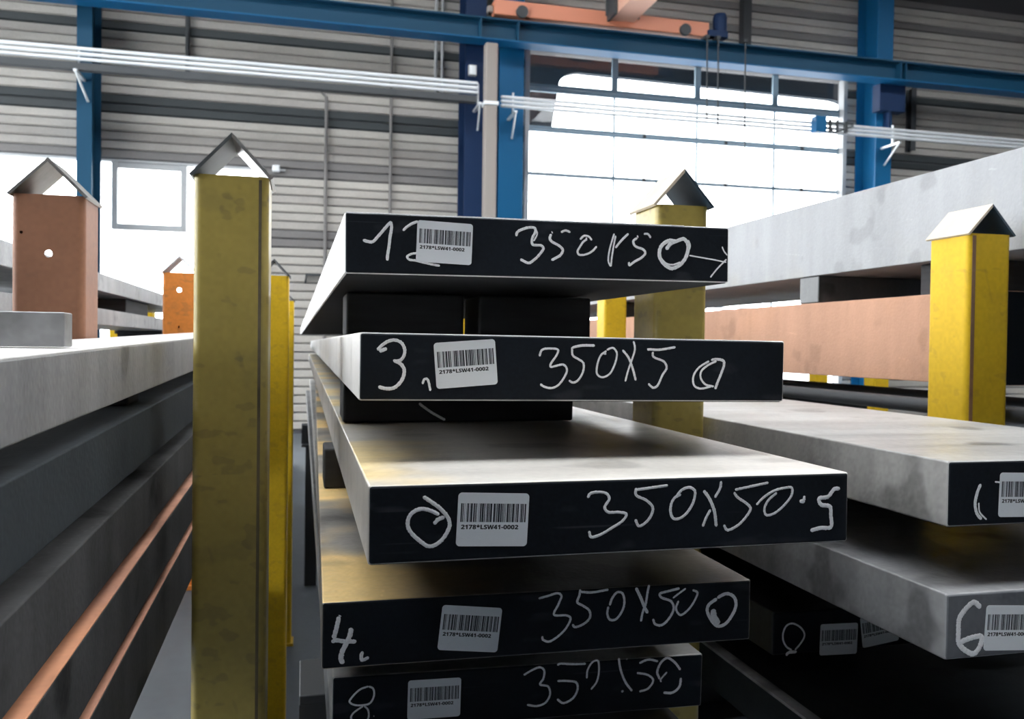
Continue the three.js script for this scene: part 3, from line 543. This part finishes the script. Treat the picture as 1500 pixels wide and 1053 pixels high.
bar('steel_flat_bar', 'black ended flat bar chalked 3 and 350x50, second from top in centre', CG, [0.0406, 0.0076, -0.6328], 0.347, 0.05, 6, steelPale, { yaw: -0.0036, roll: -0.0053, key: '3', chips: '0.5|2,0.3 60,0.4 120,0.3 200,0.4 260,0.3 330,0.5', labels: [[79.3, 22.1, -4.8]] });
bar('steel_flat_bar', 'black ended flat bar with chalked loop and 350x50, nearest in centre stack', CG, [0.0408, -0.0892, -0.5365], 0.3417, 0.05, 6, steelWarm, { yaw: -0.0011, roll: 0.0016, key: '2', labels: [[79.7, 24.1, 2.5]] });
bar('steel_flat_bar', 'black ended flat bar chalked 4 with a yellowish top face', CG, [0.0156, -0.1924, -0.6417], 0.3482, 0.05, 6, steelTintedLit, { yaw: -0.0133, roll: -0.0009, key: '4', labels: [[111.4, 26.1, 6.2]] });
bar('steel_flat_bar', 'lowest black ended flat bar chalked 8 under the bar marked 4', CG, [0.0274, -0.2868, -0.7403], 0.345, 0.05, 6, steelLight, { yaw: -0.0052, roll: -0.0137, key: '8', labels: [[88.4, 24.2, 0.3]] });
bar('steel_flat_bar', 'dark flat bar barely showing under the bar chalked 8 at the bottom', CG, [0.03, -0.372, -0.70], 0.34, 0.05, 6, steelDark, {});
bar('steel_flat_bar', 'topmost flat bar of right stack with chalk stroke and barcode', RG, [0.478, -0.0846, -0.549], 0.30, 0.05, 6, steelLight, { key: 'R1', labels: [[69.6, 27.3, 1.7]] });
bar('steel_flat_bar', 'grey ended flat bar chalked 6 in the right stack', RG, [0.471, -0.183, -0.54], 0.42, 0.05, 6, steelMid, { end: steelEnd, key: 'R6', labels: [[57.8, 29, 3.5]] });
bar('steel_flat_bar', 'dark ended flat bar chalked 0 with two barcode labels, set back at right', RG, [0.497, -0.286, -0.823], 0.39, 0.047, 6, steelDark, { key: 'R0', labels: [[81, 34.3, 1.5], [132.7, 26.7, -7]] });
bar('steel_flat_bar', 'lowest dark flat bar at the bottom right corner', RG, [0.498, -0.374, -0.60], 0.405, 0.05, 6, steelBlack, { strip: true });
// left stack: seen from the side, rising slightly towards the back
const P1 = 0.0175;
for (const [xr, yt, t, w, m, e, l] of [
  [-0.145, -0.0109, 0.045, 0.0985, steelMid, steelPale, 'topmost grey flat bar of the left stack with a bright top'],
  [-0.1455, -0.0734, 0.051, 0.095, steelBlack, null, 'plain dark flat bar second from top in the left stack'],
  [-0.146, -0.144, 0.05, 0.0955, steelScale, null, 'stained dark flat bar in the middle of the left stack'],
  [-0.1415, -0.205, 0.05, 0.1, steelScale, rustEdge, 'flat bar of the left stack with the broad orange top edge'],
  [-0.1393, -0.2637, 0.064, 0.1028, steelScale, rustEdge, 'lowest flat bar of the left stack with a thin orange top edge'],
]) bar('steel_flat_bar', l, LG, [xr - w, yt - P1 * 0.11, -0.36], w, t, 6, m, { pitch: P1, end: null, edge: e });
// slabs and rods beyond the right post
const FG = 'slabs beyond the right post';
bar('steel_slab', 'thick pale grey slab sloping across the upper right', FG, [1.05, 0.307, -0.75], 0.5, 0.1535, 6.5, slabGrey, { end: null });
bar('steel_slab', 'rusty pinkish brown slab below the pale grey slab', FG, [1.05, 0.0958, -1.13], 0.3, 0.151, 6, slabRust, {});
for (const [x, y, r, z0, l] of [[1.01, -0.0925, 0.0125, -0.9, 'thicker black round rod under the rusty slab'], [1.2, -0.0875, 0.008, -1.2, 'thinner black round rod behind the thicker one']]) {
  const o = thing('steel_rod', l, 'steel rod', [x, H + y, z0]); part(o, 'rod_body', rod(0, 0, -5.5, 0, r), blackSteel); part(o, 'cut_end', rod(0, 0, 0, 0.001, r * 0.94), steelDark);
}
// bars of the next bay at far left
bar('steel_flat_bar', 'upper grey flat bar behind the dimmed orange post', 'bars behind the left posts', [-0.92, 0.155, -1.3], 0.46, 0.042, 2.5, steelMid, { end: null });
bar('steel_flat_bar', 'lower grey flat bar behind the dimmed orange post', 'bars behind the left posts', [-0.68, 0.0725, -1.3], 0.22, 0.039, 2.5, steelMid, { end: null });
{
  const b = thing('steel_offcut', 'short grey steel offcut lying across the top of the left stack', 'steel offcut', [-0.163, H - 0.0058, -0.66]);
  part(b, 'offcut_body', box(-0.2, 0, 0, 0.0245, -0.022, 0, 0.0012), steelMid);
}
// ------------------------------------------------------------------ spacers between the bars
function spacer(x0, x1, y0, y1, z0, z1, label, m = darkTimber, chalked) {
  const s = thing('spacer_block', label, 'spacer', [(x0 + x1) / 2, H + y0, z1], 'dark spacer blocks'); part(s, 'block', box(x0 - (x0 + x1) / 2, x1 - (x0 + x1) / 2, 0, y1 - y0, z0 - z1, 0, 0.003), m);
  if (chalked) part(s, 'chalk_mark', chalkGeometry(chalked, 0.0001), chalk);
}
spacer(0.0467, 0.177, 0.0082, 0.0555, -1.04, -0.95, 'left dark spacer block under the topmost numbered bar');
spacer(0.1944, 0.328, 0.008, 0.0555, -1.04, -0.95, 'right dark spacer block under the topmost numbered bar');
spacer(0.0442, 0.308, -0.0880, -0.0434, -1.04, -0.95, 'wide dark spacer under the bar chalked 3', darkTimber, '2.4|-49,-21 -35,-11 -19,-2');
spacer(0.029, 0.34, -0.192, -0.1395, -1.22, -1.14, 'dark spacer poking out left under the nearest bar');
spacer(0.04, 0.34, -0.2866, -0.2425, -1.22, -1.14, 'dark spacer between the bars chalked 4 and 8');
spacer(0.05, 0.35, -0.372, -0.3425, -1.22, -1.14, 'dark spacer at the bottom under the bar chalked 8');
spacer(0.49, 0.76, -0.1828, -0.1348, -0.98, -0.9, 'dark spacer between the two upper bars of the right stack');
spacer(0.50, 0.77, -0.286, -0.2332, -1.2, -1.12, 'dark spacer under the bar chalked 6 in the right stack');
spacer(0.51, 0.78, -0.3735, -0.3337, -1.2, -1.12, 'dark spacer under the bar chalked 0');
spacer(1.052, 1.34, 0.0962, 0.1532, -1.66, -1.59, 'grey lit spacer block between the grey and rusty slabs', steelDark);
spacer(1.08, 1.33, 0.0962, 0.1532, -1.32, -1.2, 'black spacer block close to the right post between the slabs', darkTimber);
spacer(1.08, 1.33, 0.0962, 0.1532, -2.9, -2.8, 'black spacer block far back between the slabs', darkTimber);
for (const [y0, y1, z, l] of [[-0.0721, -0.0565, 0.9, 'upper'], [-0.143, -0.125, 0.9, 'second'], [-0.2043, -0.195, 0.9, 'third'], [-0.2625, -0.256, 0.9, 'lowest']]) {
  const d = P1 * (z - 0.47); spacer(-0.235, -0.165, y0 + d, y1 + d - 0.001, -z - 0.06, -z, `${l} thin dark packing strip in the left stack`);
}
spacer(-0.66, -0.475, 0.0728, 0.1128, -2.9, -2.55, 'dark packing between the two grey bars behind the orange post');
// trestles that carry the stacks
const SG = 'steel trestles under the stacks';
function trestle(x0, x1, y, z, label, base = x0 < -0.2 ? H - 0.62 : 0) {
  const t = thing('support_trestle', label, 'trestle', [(x0 + x1) / 2, 0, z], SG), w = (x1 - x0) / 2, h = H + y;
  part(t, 'beam', join([box(-w, w, h - 0.012, h, -0.06, 0.06, 0.002), box(-w, w, h - 0.1, h - 0.012, -0.006, 0.006, 0), box(-w, w, h - 0.112, h - 0.1, -0.06, 0.06, 0.002)]), blackSteel);
  for (const s of [-1, 1]) part(t, 'leg', box(s * (w - 0.05) - 0.03, s * (w - 0.05) + 0.03, base, h - 0.112, -0.03, 0.03, 0.004), blackSteel);
}
trestle(0.0, 0.39, -0.4222, -1.1, 'dark steel trestle under the front of the centre stack');
trestle(0.0, 0.39, -0.4222, -4.5, 'dark steel trestle under the back of the centre stack');
trestle(0.46, 0.9, -0.4242, -1.15, 'dark steel trestle under the front of the right stack');
trestle(0.46, 0.9, -0.4242, -4.5, 'dark steel trestle under the back of the right stack');
trestle(-0.24, -0.14, -0.3281 - P1 * 0.05 - 0.0025, -0.42, 'dark steel trestle under the near end of the left stack');
trestle(-0.24, -0.14, -0.3281 + P1 * 1.90 - 0.0025, -2.4, 'dark steel trestle under the left stack behind the worn post');
trestle(1.0, 1.4, -0.1055, -1.9, 'dark steel trestle under the black rods and slabs');
trestle(1.0, 1.4, -0.1055, -5.0, 'dark steel trestle under the far end of the slabs');
trestle(-0.68, -0.47, 0.0332, -1.8, 'dark steel trestle under the grey bars at far left');
trestle(-0.68, -0.47, 0.0332, -3.5, 'dark steel trestle under the far end of the left grey bars');

renderer.render(scene, camera);
